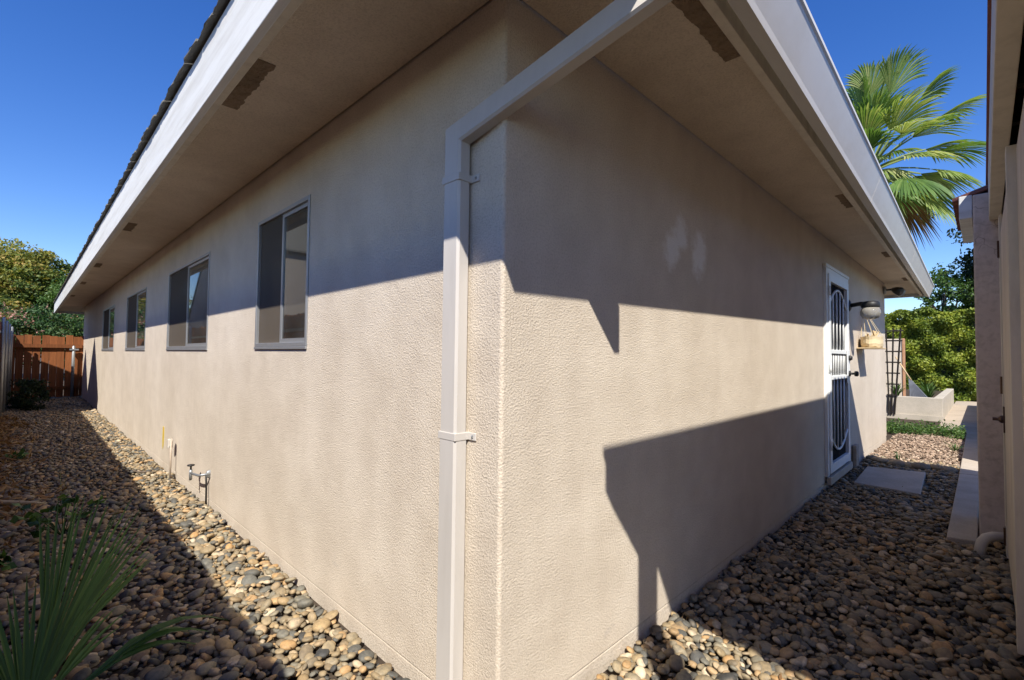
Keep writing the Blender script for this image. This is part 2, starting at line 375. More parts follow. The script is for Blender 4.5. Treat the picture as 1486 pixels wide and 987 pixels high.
# roof planes and shingles
rx0, ry0, rx1, ry1, rz = -.572, -.63, XEND+.06, YEND+.06, 2.60
k = .32; cx = (rx0+rx1)/2; hz = rz+k*(cx-rx0); ya, yb = ry0+(cx-rx0), ry1-(cx-rx0)
rid = [(cx,ya,hz),(cx,yb,hz)]
rb = MB(); c0, c1, c2, c3 = (rx0+.03,ry0+.04,rz),(rx1,ry0+.20,rz),(rx1,ry1,rz),(rx0+.03,ry1,rz)
for q in ([c0,c1,rid[0]],[c1,c2,rid[1],rid[0]],[c2,c3,rid[1]],[c3,c0,rid[0],rid[1]]): rb.face(q)
rb.face([(c0[0],c0[1],rz-.012),(c1[0],c1[1],rz-.012),(c2[0],c2[1],rz-.012),(c3[0],c3[1],rz-.012)])
roof = rb.build('roof', MT['shingle'], house)
sw = .245; shms = []
for v_ in range(6):
    m = MB(); n_ = 8; fr_ = [(random.uniform(-.004,.004), -sw/2+sw*i_/(n_-1)) for i_ in range(n_)]
    bot = [(a_, b_, random.uniform(-.002,.002)) for a_, b_ in fr_]; top_ = [(a_+random.uniform(-.003,.004), b_, .009+random.uniform(-.003,.003)) for a_, b_ in reversed(fr_)]
    bk = [(.30, b_, .30*k) for a_, b_ in fr_]; bt = [(.30, b_, .30*k+.006) for a_, b_ in reversed(fr_)]
    m.loft([bot+top_, bk+bt]); shms.append(m.mesh('shingle', MT['shingle']))
for row in range(2):
    y = ry0+.2+row*.13
    while y < YEND-.05:
        link('shingle', random.choice(shms), roof, (rx0+.145*row+random.uniform(-.006,.003), y, rz+.002+.145*row*k+.009*row+random.uniform(-.002,.003)), (random.uniform(-.01,.01), random.uniform(-.015,.008), random.uniform(-.02,.02)))
        y += sw+.004
# bare rough vent strips in the soffit, one object each
def ragged(n, amp):
    o = np.zeros(n)
    for f_, a_ in ((2,.6),(5,.5),(9,.35),(14,.25)): o += a_*np.sin(np.linspace(0,1,n)*f_*6.283*random.uniform(.8,1.2)+random.uniform(0,6))
    return o*amp*.8+rng.normal(0,amp*.14,n)
def vent(cx, cy, l, wd, along_x, amp=.004):
    n = 70; a1 = ragged(n, amp*.5); a2 = ragged(n, amp*1.5); tt_ = np.linspace(-l/2, l/2, n); sg = 1 if along_x else -1
    pts = [(t_, -wd/2+a1[i]) for i, t_ in enumerate(tt_)]+[(t_, wd/2+a2[i]) for i, t_ in reversed(list(enumerate(tt_)))]
    pts = [(cx+t_, cy+o_) if along_x else (cx+o_, cy+t_) for t_, o_ in pts]
    m = MB().loft([[(px,py,SOF-.003) for px,py in pts],[(px,py,SOF+.001) for px,py in pts]]); return m.build('soffit_vent', MT['rough'], house)
for y, ly in ((1.25,.52),(4.75,.40),(7.7,.42),(10.2,.42),(13.0,.42)): vent(-.415, y, ly, .07, False)
for x, lx in ((.57,.62),(3.25,.40),(5.75,.36),(8.0,.36)): vent(x, gutter_y(x)+.178, lx, .075 if x < 1 else .045, True)
# downspout
def spout(path, hx, hw):
    rings = []; P = [Vector(p) for p in path]
    for i, p in enumerate(P):
        d0 = (P[i]-P[i-1]).normalized() if i else None; d1 = (P[i+1]-P[i]).normalized() if i < len(P)-1 else None
        d0 = d0 or d1; d1 = d1 or d0
        n0 = Vector((0,-d0.z,d0.y)); n1 = Vector((0,-d1.z,d1.y)); n = (n0+n1).normalized(); n = n/max(.35, n.dot(n0.normalized()))
        c = .008; rr = []
        for a, b in ((-1,-1),(1,-1),(1,1),(-1,1)):
            for (da, db) in (((1-c/hx), 1), (1, (1-c/hw))) if a*b < 0 else ((1, (1-c/hw)), ((1-c/hx), 1)):
                rr.append(p+Vector((a*hx*da,0,0))+n*(b*hw*db))
        rings.append(rr)
    return MB().loft(rings)
SPY = .200
elbow = (-.034, SPY, 1.945); outlet = (.055, -.572, 2.150)
ds = spout([(.055,-.572,2.302), outlet, elbow, (-.034,SPY,.90)], .027, .043).build('downspout', MT['spout'], house)
spout([(-.034,SPY,.915),(-.034,SPY,-.10)], .0285, .0445).build('lower_length', MT['spout'], ds)
for z in (1.79, .905):
    m = MB().box((-.0640,SPY-.0465,z-.013),(-.0,SPY+.0465,z+.013)); m.box((-.006,SPY-.085,z-.013),(-.001,SPY-.046,z+.013)); m.box((-.006,SPY+.046,z-.013),(-.001,SPY+.075,z+.013))
    st = m.build('strap', MT['spout'], ds, bevel=.002)
    MB().lathe((-.006,SPY-.068,z),[(.006,0),(.005,.004)],8,'y').build('screw', MT['metal'], ds)
m = MB().lathe((-.034,SPY,-.2),[(.062,0),(.062,.125),(.067,.127),(.067,.148),(.058,.148),(.055,.13)],20); m.build('drain_adapter', MT['planter'], ds, True)
# windows
CURT = {}
for i, (a, b, c, d) in enumerate(WINS):
    fr = MB(); t_, e = .026, .003; X0, X1 = -.006, .07
    fr.box((X0,a+e,c+e),(X1,a+t_,d-e)); fr.box((X0,b-t_,c+e),(X1,b-e,d-e)); fr.box((X0,a+t_,c+e),(X1,b-t_,c+t_)); fr.box((X0,a+t_,d-t_),(X1,b-t_,d-e))
    win = fr.build('window', MT['alu'], house, bevel=.002)
    mid = (a+b)/2
    def sash(y0, y1, x, nm):
        q = MB(); r = .024
        q.box((x,y0,c+t_),(x+.018,y0+r,d-t_)); q.box((x,y1-r,c+t_),(x+.018,y1,d-t_)); q.box((x,y0+r,c+t_),(x+.018,y1-r,c+t_+r)); q.box((x,y0+r,d-t_-r),(x+.018,y1-r,d-t_))
        q.build('sash', MT['alu'], win); MB().box((x+.007,y0+r,c+t_+r),(x+.011,y1-r,d-t_-r)).build('pane', MT['glass'], win)
    sash(a+t_, mid+.015, .010, 'near'); sash(mid-.015, b-t_, .036, 'far')
    MB().face([(.012,mid+.018,c+t_),(.012,b-t_,c+t_),(.012,b-t_,d-t_),(.012,mid+.018,d-t_)]).build('insect_screen', MT['mesh'], win)
    MB().box((-.010,a+.001,c-.014),(.10,b-.001,c+.002)).build('sill', MT['alu'], win, bevel=.002)
    # pale blind hanging a little way behind the near half
    q = MB(); n = 26
    for j in range(n):
        ya_, yb_ = a+.15+(b-a+.1)*j/n, a+.15+(b-a+.1)*(j+1)/n; xo = .215+.012*(j % 2); xb = .215+.012*((j+1) % 2)
        q.face([(xo,ya_,c+(.42 if i == 0 else .05)),(xb,yb_,c+(.42 if i == 0 else .05)),(xb,yb_,d-.03),(xo,ya_,d-.03)])
    q.build('curtain', MT['cur'], win)
# things on the inside ledge of the first window
def bottle(x, y, z, h, r, mat, label):
    MB().lathe((x,y,z),[(r*.9,0),(r,h*.03),(r,h*.58),(r*.75,h*.70),(r*.33,h*.80),(r*.33,h*.93),(r*.42,h*.935),(r*.42,h)],14).build('bottle', mat, None, True, label=label, cat='bottle')
MB().box((.128,1.45,1.10),(.30,2.45,1.228)).build('window_ledge', MT['cream'], house)
bottle(.145, 2.05, 1.2285, .24, .06, MT['gb'], 'green bottle standing on the ledge behind the first window pane')
bottle(.15, 2.16, 1.2285, .30, .06, MT['bb'], 'blue bottle standing on the ledge behind the first window pane')
# security door
dr = MB(); J = .055
dr.box((DX0+.002,-.028,DZ0),(DX0+J,.06,DZ1-.002)); dr.box((DX1-J,-.028,DZ0),(DX1-.002,.06,DZ1-.002)); dr.box((DX0+J,-.028,DZ1-J),(DX1-J,.06,DZ1-.002))
dr.box((DX0-.02,-.034,DZ1-.0015),(DX1+.02,.0-.001,DZ1+.03))
door = dr.build('security_door', MT['doorw'], house, bevel=.003)
a, b = DX0+J+.004, DX1-J-.004; zb, zt = DZ0+.02, DZ1-J-.004; F = .075
lf = MB(); lf.box((a,-.040,zb),(a+F,-.005,zt)); lf.box((b-F,-.040,zb),(b,-.005,zt)); lf.box((a+F,-.040,zb),(b-F,-.005,zb+.085)); lf.box((a+F,-.040,zt-F),(b-F,-.005,zt))
zl, zh = 1.00, 1.26
for z in (zl, zh): lf.box((a+F,-.038,z-.02),(b-F,-.007,z+.02))
lf.build('leaf_frame', MT['doorw'], door, bevel=.004)
MB().face([(a+F,-.008,zb+.085),(b-F,-.008,zb+.085),(b-F,-.008,zt-F),(a+F,-.008,zt-F)]).build('screen', MT['dmesh'], door)
MB().box((DX0+J,.065,DZ0),(DX1-J,.11,DZ1-J)).build('inner_door', MT['dark'], door)
u0, u1 = a+F, b-F; um = (u0+u1)/2
def arch(zbase, rise): return [(u0+(u1-u0)*i/14, -.024, zbase+rise*math.sin(math.pi*i/14)) for i in range(15)]
ua, la = 1.74, .42
MB().tube(arch(ua, .16), .011, 8).build('arch_bar', MT['doorw'], door, True); MB().tube(arch(la, -.16), .011, 8).build('arch_bar', MT['doorw'], door, True)
for j in range(1, 5):
    x = u0+(u1-u0)*j/5; sh = math.sin(math.pi*j/5)*.16
    MB().tube([(x,-.024,zh),(x,-.024,ua+sh)], .0085, 6).build('bar', MT['doorw'], door, True)
    MB().tube([(x,-.024,la-sh),(x,-.024,zl)], .0085, 6).build('bar', MT['doorw'], door, True)
for j in range(1, 10):
    x = u0+(u1-u0)*j/10; MB().tube([(x,-.022,zl),(x,-.022,zh)], .005, 6).build('bar', MT['doorw'], door, True)
MB().box((b-.16,-.046,zl-.07),(b-.012,-.041,zh+.03)).build('lock_plate', MT['doorw'], door, bevel=.002)
MB().lathe((b-.06,-.046,1.03),[(.032,0),(.032,.012),(.012,.014),(.012,.045),(.028,.05),(.030,.075),(.020,.085)],14,'y').build('knob', MT['iron'], door, True)
MB().lathe((b-.06,-.046,1.20),[(.030,0),(.030,.014),(.022,.022),(.020,.03)],14,'y').build('deadbolt', MT['iron'], door, True)
for z in (.35, 1.1, 1.85): MB().tube([(a-.003,-.045,z-.045),(a-.003,-.045,z+.045)], .009, 8).build('hinge', MT['doorw'], door, True)
MB().box((DX0,-.05,-.02),(DX1+.0,-.0125,.055)).build('threshold', MT['slab'], door, bevel=.006)
MB().box((5.62,-.05,-.08),(5.78,-.0125,.20)).build('cover_box', MT['footing'], house, bevel=.006, )

# ------------------------------------------------------------------ fittings on the house
# hose tap
t = thing('hose_tap', 'brass garden tap on a bent grey pipe sticking out of the long stucco wall', 'tap', (-.03,3.34,.15))
MB().tube([(.02,3.36,.20),(-.05,3.36,.20),(-.075,3.38,.195),(-.085,3.52,.185),(-.085,3.60,.182)], .0095, 8).build('pipe', MT['metal'], t, True)
MB().tube([(-.085,3.60,.205),(-.085,3.60,.12)], [.013,.011], 8).build('spout', MT['metal'], t, True)
m = MB().lathe((-.085,3.60,.205),[(.007,0),(.007,.03),(.026,.032),(.028,.042),(.008,.046)],12); m.build('handle', MT['iron'], t, True)
MB().tube([(-.03,3.36,.195),(-.022,3.375,.10),(-.018,3.385,-.07)], .007, 6).build('bonding_wire', MT['iron'], t, True)
MB().lathe((-.001,3.36,.20),[(.034,0),(.030,.006)],14,'y').build('flange', MT['metal'], t, True)
# riser pipe with valve box
t = thing('riser_pipe', 'thin upright cream pipe with small white cap box against the long wall', 'pipe', (-.05,4.56,-.08))
MB().tube([(-.055,4.56,-.09),(-.055,4.56,.33)], .0085, 8).build('pipe', MT['footing'], t, True)
MB().box((-.075,4.585,.24),(-.035,4.635,.325)).build('valve_box', MT['pipe'], t, bevel=.006)
MB().tube([(-.055,4.56,.255),(-.055,4.62,.255)], .012, 6).build('connector', MT['metal'], t, True)
# yellow marker
m = MB(); pts = [(5.23,.365),(5.29,.37),(5.298,.24),(5.285,.16),(5.262,.125),(5.235,.17),(5.224,.26)]
m.loft([[(-.004,y,z) for y,z in pts],[(-.001,y,z) for y,z in pts]])
m.build('marker_tab', MT['yellow'], None, label='small yellow tab stuck low on the long stucco wall', cat='tab')
# wall lamp
lx, lz = 5.52, 1.80
t = thing('wall_lamp', 'black jar lantern with clear glass on the wall beside the white security door', 'wall lamp', (lx,0,lz))
MB().lathe((lx,-.001,lz),[(.065,0),(.065,.018),(.045,.03)],18,'y').build('wall_plate', MT['iron'], t, True)
MB().tube([(lx,-.02,lz),(lx,-.12,lz+.015),(lx,-.2,lz+.012)], .024, 10).build('arm', MT['iron'], t, True)
MB().lathe((lx,-.21,lz-.035),[(.082,0),(.088,.012),(.086,.05),(.072,.068),(.03,.075)],20).build('cap', MT['iron'], t, True)
MB().lathe((lx,-.21,lz-.165),[(.03,0),(.072,.012),(.094,.05),(.095,.085),(.080,.129)],20).build('glass_jar', MT['globe'], t, True)
MB().lathe((lx,-.21,lz-.12),[(.014,0),(.026,.03),(.026,.055),(.014,.084)],12).build('bulb', MT['doorw'], t, True)
# hanging peg basket
bx, by, bz = 6.22, -.125, 1.33
t = thing('hanging_basket', 'pale straw peg basket hanging by cords on the wall past the lamp', 'basket', (bx,by,bz))
m = MB(); N = 22
rings = []
for r, h in ((.10,0),(.155,.012),(.165,.05),(.16,.10),(.165,.135),(.155,.135),(.148,.10),(.15,.03)):
    rings.append([(bx+r*1.25*math.cos(2*math.pi*j/N), by+r*.68*math.sin(2*math.pi*j/N), bz+h+.006*math.sin(j*2.1)) for j in range(N)])
m.loft(rings).build('basket', MT['cotton'], t)
MB().box((bx-.23,by-.11,bz-.012),(bx+.24,by+.118,bz+.002)).build('base_board', MT['peg'], t, bevel=.003)
for j in range(16):
    p = Vector((bx+random.uniform(-.13,.13), by+random.uniform(-.05,.05), bz+.11)); q = p+Vector((random.uniform(-.05,.05), random.uniform(-.04,.04), random.uniform(.05,.10)))
    MB().bar(p, q, .011, .014).build('peg', MT['peg'], t)
hook = Vector((bx+.06, -.03, 1.86))
for j in range(9):
    a_ = 2*math.pi*j/9; p = Vector((bx+.165*1.2*math.cos(a_), by+.11*math.sin(a_), bz+.13))
    MB().tube([p, p.lerp(hook, .5)+Vector((0,0,-.01)), hook], .0028, 4).build('cord', MT['cotton'], t)
MB().tube([(hook.x,0,1.86),(hook.x,-.035,1.855),(hook.x,-.04,1.875)], .004, 5).build('hook', MT['iron'], t)
# flood light under the eave at the far corner
t = thing('flood_light', 'twin headed security flood light under the eave at the far wall corner', 'flood light', (8.28,-.03,2.26))
MB().lathe((8.28,-.001,2.27),[(.06,0),(.06,.03),(.03,.04)],14,'y').build('base', MT['alu'], t, True)
for sx in (-1, 1):
    m = MB(); p = Vector((8.28+.02*sx,-.04,2.27)); q = p+Vector((.05*sx,-.08,.0)); m.tube([p,q],.012,6); e_ = q+Vector((.07*sx,-.10,-.05))
    m.tube([q, q.lerp(e_, .4), e_], [.025,.05,.065], 12); m.build('lamp_head', MT['alu'] if sx > 0 else MT['iron'], t, True)

# ------------------------------------------------------------------ neighbour's outbuilding on the right
GY = -1.21
gar = thing('outbuilding', 'tan painted outbuilding with plank door close beside the gravel passage', 'outbuilding', (3,-1.21,-.08))
MB().box((.75,-5.5,-.2),(3.60,GY-.036,2.22)).build('wall', MT['garwall'], gar)
MB().box((3.601,-5.5,-.2),(4.15,-1.062,2.36)).build('wall_return', MT['pier'], gar, bevel=.01)
MB().box((-.366,GY-.06,-.2),(-.25,GY,2.19)).build('post', MT['cream'], gar)
m = MB(); prof = [(-.56,2.35),(-.30,2.03),(-.20,2.03),(-.20,2.16),(3.598,2.16),(3.598,2.47),(-.56,2.47)]
m.loft([[(x,-1.200,z) for x,z in prof],[(x,-1.142,z) for x,z in prof]]); m.build('fascia', MT['cream'], gar, bevel=.003)
m = MB(); z0, z1 = 2.475, 2.512   # roof falling away from the passage
def rp(z): return [(x_,y_,z+.30*(y_+1.132)) for x_,y_ in ((-.565,-1.132),(4.2,-1.132),(4.95,-1.68),(4.85,-2.6),(4.85,-5.6),(-.48,-5.6),(-.435,-1.3),(-.44,-1.215),(-.565,-1.21))]
m.loft([rp(z0), rp(z1)]); m.build('roof', MT['tile'], gar)
for j in range(9): MB().box((-.1+j*.42,-1.40,2.25),(-.06+j*.42,-1.2005,2.38)).build('rafter_tail', MT['dark'], gar)
for j in range(14): 
    x = .9+j*.18
    if x < 1.8: MB().box((x,GY-.037,-.15),(x+.172,GY-.006,2.1)).build('siding_board', MT['garwall'], gar)
gd = MB().box((2.0,GY-.037,-.02),(3.27,GY+.012,2.02)).build('door', MT['garwall'], gar, bevel=.003)
for j in range(6): MB().box((2.02+j*.208,GY+.0125,.0),(2.02+j*.208+.200,GY+.020,2.0)).build('plank', MT['garwall'], gd, bevel=.002)
MB().box((3.272,GY-.037,-.05),(3.43,GY+.026,2.12)).build('door_trim', MT['cream'], gar, bevel=.003)
MB().box((1.90,GY-.037,-.05),(1.998,GY+.026,2.12)).build('door_trim', MT['cream'], gar, bevel=.003)
for z in (.08, 1.03, 1.90):
    m = MB().box((3.30,GY+.0265,z-.05),(3.36,GY+.030,z+.05)); m.tube([(3.285,GY+.03,z-.055),(3.285,GY+.03,z+.055)], .007, 6); m.build('hinge', MT['bronze'], gd)
m = MB().box((3.18,GY+.021,.74),(3.24,GY+.028,.90)); m.tube([(3.21,GY+.028,.82),(3.21,GY+.075,.82)], .010, 8); m.lathe((3.21,GY+.05,.82),[(.012,0),(.024,.012),(.024,.032),(.010,.045)],12,'y'); m.build('door_knob', MT['bronze'], gd)
# small tiled eave of the return
m = MB().box((3.62,-1.06,2.20),(4.6,-.99,2.365)); m.build('return_fascia', MT['white'], gar, bevel=.004)
for j in range(7):
    x = 3.63+j*.15; m = MB(); pr = []
    for kx in range(7):
        a_ = math.pi*kx/6; pr.append((x+.07-.07*math.cos(a_), .035*math.sin(a_)))
    up_ = [(px, -.955, 2.34+pz) for px, pz in pr]; dn = [(px, -.955, 2.325+pz*.7) for px, pz in reversed(pr)]
    up2 = [(px, -1.75, 2.60+pz) for px, pz in pr]; dn2 = [(px, -1.75, 2.585+pz*.7) for px, pz in reversed(pr)]
    m.loft([up_+dn, up2+dn2]); m.build('roof_tile', MT['tile'], gar, True)
# white plastic elbow
t = MB().tube([(3.42,-1.20,.045),(3.37,-1.13,.045),(3.335,-1.095,.035),(3.312,-1.075,.01),(3.30,-1.067,-.03),(3.297,-1.065,-.10)], .030, 12)
t.build('drain_elbow', MT['pipe'], None, True, label='pale bent drain pipe curving into the pebbles beside the outbuilding', cat='pipe')
# low wall added beyond the outbuilding, hidden from here, to shade the far slabs
MB().box((6.75,-1.45,-.2),(10.2,-1.28,.62)).build('shade_wall', MT['planter'], None, bevel=.01, label='low unseen wall added behind the outbuilding return to shade the slabs', cat='wall')

MB().box((10.22,-1.45,-.2),(17,-1.28,.74)).build('shade_wall', MT['planter'], None, bevel=.01, label='taller far stretch of the added unseen wall shading the paved path', cat='wall')  # hidden stretch added for the shade on the paved path
# ------------------------------------------------------------------ slabs
def slab(pts, zt, label, th=.07):
    pts = [Vector((x,y,0)) for x,y in pts]; c = sum(pts, Vector())/4
    m = MB(); m.loft([[(p.x,p.y,zt-th) for p in pts],[(p.x,p.y,zt) for p in pts]])
    o = m.build('concrete_slab', MT['slab'], None, bevel=.008); return tag(o, label, 'slab')
slab([(4.72,-.165),(4.66,-.675),(5.82,-.635),(5.70,-.135)], -.028, 'square grey concrete stepping slab in pebbles below the white door')
slab([(3.39,-.90),(3.44,-1.055),(6.0,-1.05),(5.98,-.895)], -.022, 'long worn concrete slab beside the outbuilding return, pebble end')
slab([(6.02,-.893),(6.04,-1.05),(8.2,-1.04),(8.2,-.885)], -.024, 'middle concrete slab of the strip, crossed by a sunlit band')
slab([(8.22,-.883),(8.22,-1.04),(10.28,-1.03),(10.28,-.875)], -.023, 'last concrete slab of the strip, beside the low green plants')

# ------------------------------------------------------------------ pebbles
def ico(sub):
    bm = bmesh.new(); bmesh.ops.create_icosphere(bm, subdivisions=sub, radius=1)
    V = np.array([v.co for v in bm.verts]); F = np.array([[v.index for v in f.verts] for f in bm.faces]); bm.free(); return V, F
def rots(n, tilt=.45):
    a = rng.uniform(0, 2*np.pi, n); b = rng.normal(0, tilt, n); c = rng.normal(0, tilt, n)
    ca, sa, cb, sb, cc, sc = np.cos(a), np.sin(a), np.cos(b), np.sin(b), np.cos(c), np.sin(c); Z = np.zeros(n); O = np.ones(n)
    Rz = np.stack([ca,-sa,Z,sa,ca,Z,Z,Z,O],1).reshape(n,3,3); Rx = np.stack([O,Z,Z,Z,cb,-sb,Z,sb,cb],1).reshape(n,3,3); Ry = np.stack([cc,Z,sc,Z,O,Z,-sc,Z,cc],1).reshape(n,3,3)
    return Rz@Rx@Ry, np.stack([b, c, a], 1)
def scatter(x0, x1, y0, y1, sp):
    gx, gy = np.meshgrid(np.arange(x0, x1, sp), np.arange(y0, y1, sp)); p = np.stack([gx.ravel(), gy.ravel()], 1)
    return p + rng.uniform(-.5, .5, p.shape)*sp*.95
def project(P):
    d = P-CAM; z = d@FW; z = np.where(np.abs(z) < 1e-4, 1e-4, z); return 743+FPX*(d@RT)/z, 493.5-FPX*(d@UP)/z, z
SPACE = .0270
P = np.concatenate([scatter(-1.55,-.012,-1.9,16.3,SPACE), scatter(-.012,6.7,-1.22,-.012,SPACE)])
P = P[(P[:,0] > fence_x(P[:,1])+.02)]
def inquad(P, x0, x1, y0, y1): return (P[:,0] > x0)&(P[:,0] < x1)&(P[:,1] > y0)&(P[:,1] < y1)
P = P[~(inquad(P,4.68,5.78,-.65,-.15)|inquad(P,3.40,6.7,-1.06,-.89)|inquad(P,3.6,9,-2,-1.05)|inquad(P,-.38,-.2,-1.4,-1.2))]
n = len(P)
A = np.clip(rng.lognormal(math.log(.0182), .37, n), .008, .044); AX = np.stack([A, A*rng.uniform(.62,.95,n), A*rng.uniform(.34,.56,n)], 1)
far = P[:,1] > 5
z = -.078 + rng.uniform(0, .034, n) + .25*(A-.019) + .012*np.sin(P[:,0]*5+1)*np.sin(P[:,1]*4.3) - .02*np.exp(-((P[:,0]+.75)/.35)**2)*(P[:,1] > .5)
P3 = np.column_stack([P, z]); u, v, dz = project(P3)
keep = (dz > .25)&(u > -500)&(u < 1990)&(v < 1500)
P3, AX = P3[keep], AX[keep]; u, v, dz = u[keep], v[keep], dz[keep]; n = len(P3)
RM, EU = rots(n, .30); rnd = rng.uniform(0, 1, n)
size = np.where((u > -5)&(u < 1491)&(v > 0)&(v < 990), AX[:,0]*AX[:,1]/dz**2, 0)
order = np.argsort(-size); single = np.zeros(n, bool); single[order[:300]] = True
Vi, Fi = ico(2)
var = []
for k_ in range(8):          # eight differently lumpy pebbles shared by the single ones
    nv = Vi.copy(); 
    for _ in range(4):
        d = rng.normal(size=3); d /= np.linalg.norm(d); nv *= (1+.11*rng.normal()*np.tanh(2*(nv@d)))[:,None]
    nv = np.sign(nv)*np.abs(nv)**.92
    var.append(nv)
pm = [fastmesh('pebble', V_, Fi, MT['pebo'], smooth=True) for V_ in var]
for i in np.where(single)[0]:
    o = link('pebble', pm[i % 8], ground, Vector(P3[i])); o.rotation_euler = Matrix(RM[i].tolist()).to_euler(); o.scale = AX[i]
def mass(idx, base, F):
    k_ = len(base[0]); V = np.empty((len(idx), k_, 3), np.float32)
    sel = rng.integers(0, len(base), len(idx)); B = np.stack(base)[sel]
    V = np.einsum('nij,nkj->nki', RM[idx], B*AX[idx][:,None,:]) + P3[idx][:,None,:]
    FF = (F[None]+(np.arange(len(idx))*k_)[:,None,None]).reshape(-1,3); return V.reshape(-1,3), FF, np.repeat(rnd[idx], k_)
dist = dz
near = np.where(~single & (dist < 4.2))[0]; farI = np.where(~single & (dist >= 4.2))[0]
V1, F1, r1 = mass(near, var, Fi)
V0, F0 = ico(1); V2, F2, r2 = mass(farI, [V0, V0*np.array([1.1,.9,1]), V0*np.array([.9,1.1,1.05])], F0)
me = fastmesh('pebbles', np.concatenate([V1, V2]), np.concatenate([F1, F2+len(V1)]), MT['peb'], np.concatenate([r1, r2]), True)
tag(link('pebbles', me, ground), kind='stuff')
# pinkish chips past the door
P = scatter(6.5, 10.3, -.885, -.02, .030); n = len(P); A = rng.uniform(.010,.024,n); AX = np.stack([A, A*.8, A*.45], 1)
P3 = np.column_stack([P, -.072+rng.uniform(0,.03,n)]); RM, EU = rots(n, .4); rnd = rng.uniform(0,1,n)
V2, F2, r2 = mass(np.arange(n), [V0], F0); tag(link('bark_chips', fastmesh('bark_chips', V2, F2, MT['chip'], r2, False), ground), kind='stuff')
# larger rounded stones edging the chips
for j in range(13):
    x = 6.25+random.uniform(-.12,.14); y = -.10-j*.058+random.uniform(-.03,.03); s_ = random.uniform(.055,.10)
    o = link('stone', pm[j % 8], ground, (x, y, -.045), (0, 0, random.uniform(0, 6)), (s_, s_*random.uniform(.65,.9), s_*.5))

# ------------------------------------------------------------------ fences on the left
BW = .142
bm_ = MB(); bm_.loft([[(x, y, z) for y, z in ((-BW/2,0),(BW/2,0),(BW/2,1.77),(BW/2-.03,1.80),(-BW/2+.03,1.80),(-BW/2,1.77))] for x in (-.009, .009)])
bme = bm_.mesh('board', MT['fence'])
fen = thing('board_fence', 'tall redwood board fence on steel posts beside the pebble strip', 'fence', (fence_x(0)-.03,0,-.08))
y = -2.2
while y < 16.2:
    link('board', bme, fen, (fence_x(y)-.03-fen.location.x, y, random.uniform(-.006,.006)), (0,0,random.uniform(-.015,.015)-.006), (1,1,random.uniform(.992,1.005)))
    y += BW+.004
for z in (.25, 1.50):
    MB().bar((fence_x(-2.2)+.005,-2.2,z),(fence_x(16.2)+.005,16.2,z), .035, .04).build('rail', MT['metal'], fen)
for y in (1.6, 4.0, 6.4, 8.8, 11.2, 12.7, 14.3, 15.9):
    MB().tube([(fence_x(y)+.045,y,-.2),(fence_x(y)+.045,y,1.74),(fence_x(y)+.045,y,1.765)], [.03,.03,.012], 10).build('post', MT['metal'], fen, True)
fb = thing('wood_gate_fence', 'low redwood board gate closing the strip between fence and house', 'gate', (-.7,16.35,-.08))
gme = MB().loft([[(x, y, z) for x, z in ((-BW/2,0),(BW/2,0),(BW/2,1.62),(-BW/2,1.62))] for y in (-.009,.009)]).mesh('board', MT['fence'])
x = -1.50; gap = [.004,.004,.018,.004,.02,.014,.004,.016,.004,.004]
j = 0
while x < .05:
    link('board', gme, fb, (x+.7, random.uniform(-.004,.004), .03+random.uniform(0,.02)), (0,random.uniform(-.006,.006),0), (1,1,random.uniform(.985,1.01))); x += BW+gap[j % 10]; j += 1
MB().box((-1.45,16.27,1.26),(-.02,16.335,1.35)).build('rail', MT['fence'], fb); MB().box((-1.45,16.27,.15),(-.02,16.335,.24)).build('rail', MT['fence'], fb)
MB().tube([(-.20,16.20,-.2),(-.20,16.20,1.30),(-.20,16.20,1.325)], [.035,.035,.012], 12).build('post', MT['metal'], fb, True)
MB().box((-.28,16.15,1.20),(-.10,16.265,1.24)).build('latch', MT['metal'], fb)
# unseen twin gable block added left of the fence, shaped to shade the far wall
nb = thing('gable_shade_block', 'unseen block with two steep gables added beyond the board fence to cast shade', 'house', (-4,12,-.08))
NX = -2.25; tt = 2.25/1.01
def gp(y, z): return (y-tt, z+1.5*tt)
pk1, pk2 = gp(13.35,1.43), gp(15.6,1.16); sh = .72
for pk in (pk1, pk2):
    hw = 1.15
    pts = [(pk[0]-hw,-.2),(pk[0]-hw,pk[1]-hw*1.05),(pk[0],pk[1]),(pk[0]+hw,pk[1]-hw*1.05),(pk[0]+hw,-.2)]
    hr = hw if pk is pk1 else 2.8
    pts[3] = (pk[0]+hr, pk[1]-hr*.98); pts[4] = (pk[0]+hr, -.2)
    m = MB(); m.loft([[(NX-(.002 if pk is pk2 else 0), y, z) for y, z in pts],[(NX-4, y, z) for y, z in pts]]); m.build('wall', MT['gableblock'], nb)
    m = MB(); r_ = [(pk[0]-hw-.1,pk[1]-(hw+.1)*1.05),(pk[0],pk[1]+.0),(pk[0]+hr+.1,pk[1]-(hr+.1)*(1.05 if pk is pk1 else .98))]; 
    m.loft([[(xx, r_[0][0], r_[0][1]+.003),(xx, r_[1][0], r_[1][1]+.003),(xx, r_[2][0], r_[2][1]+.003),(xx, r_[2][0], r_[2][1]+.05),(xx, r_[1][0], r_[1][1]+.05),(xx, r_[0][0], r_[0][1]+.05)] for xx in (NX+.03, NX-4.1)]); m.build('roof', MT['shingle'], nb)

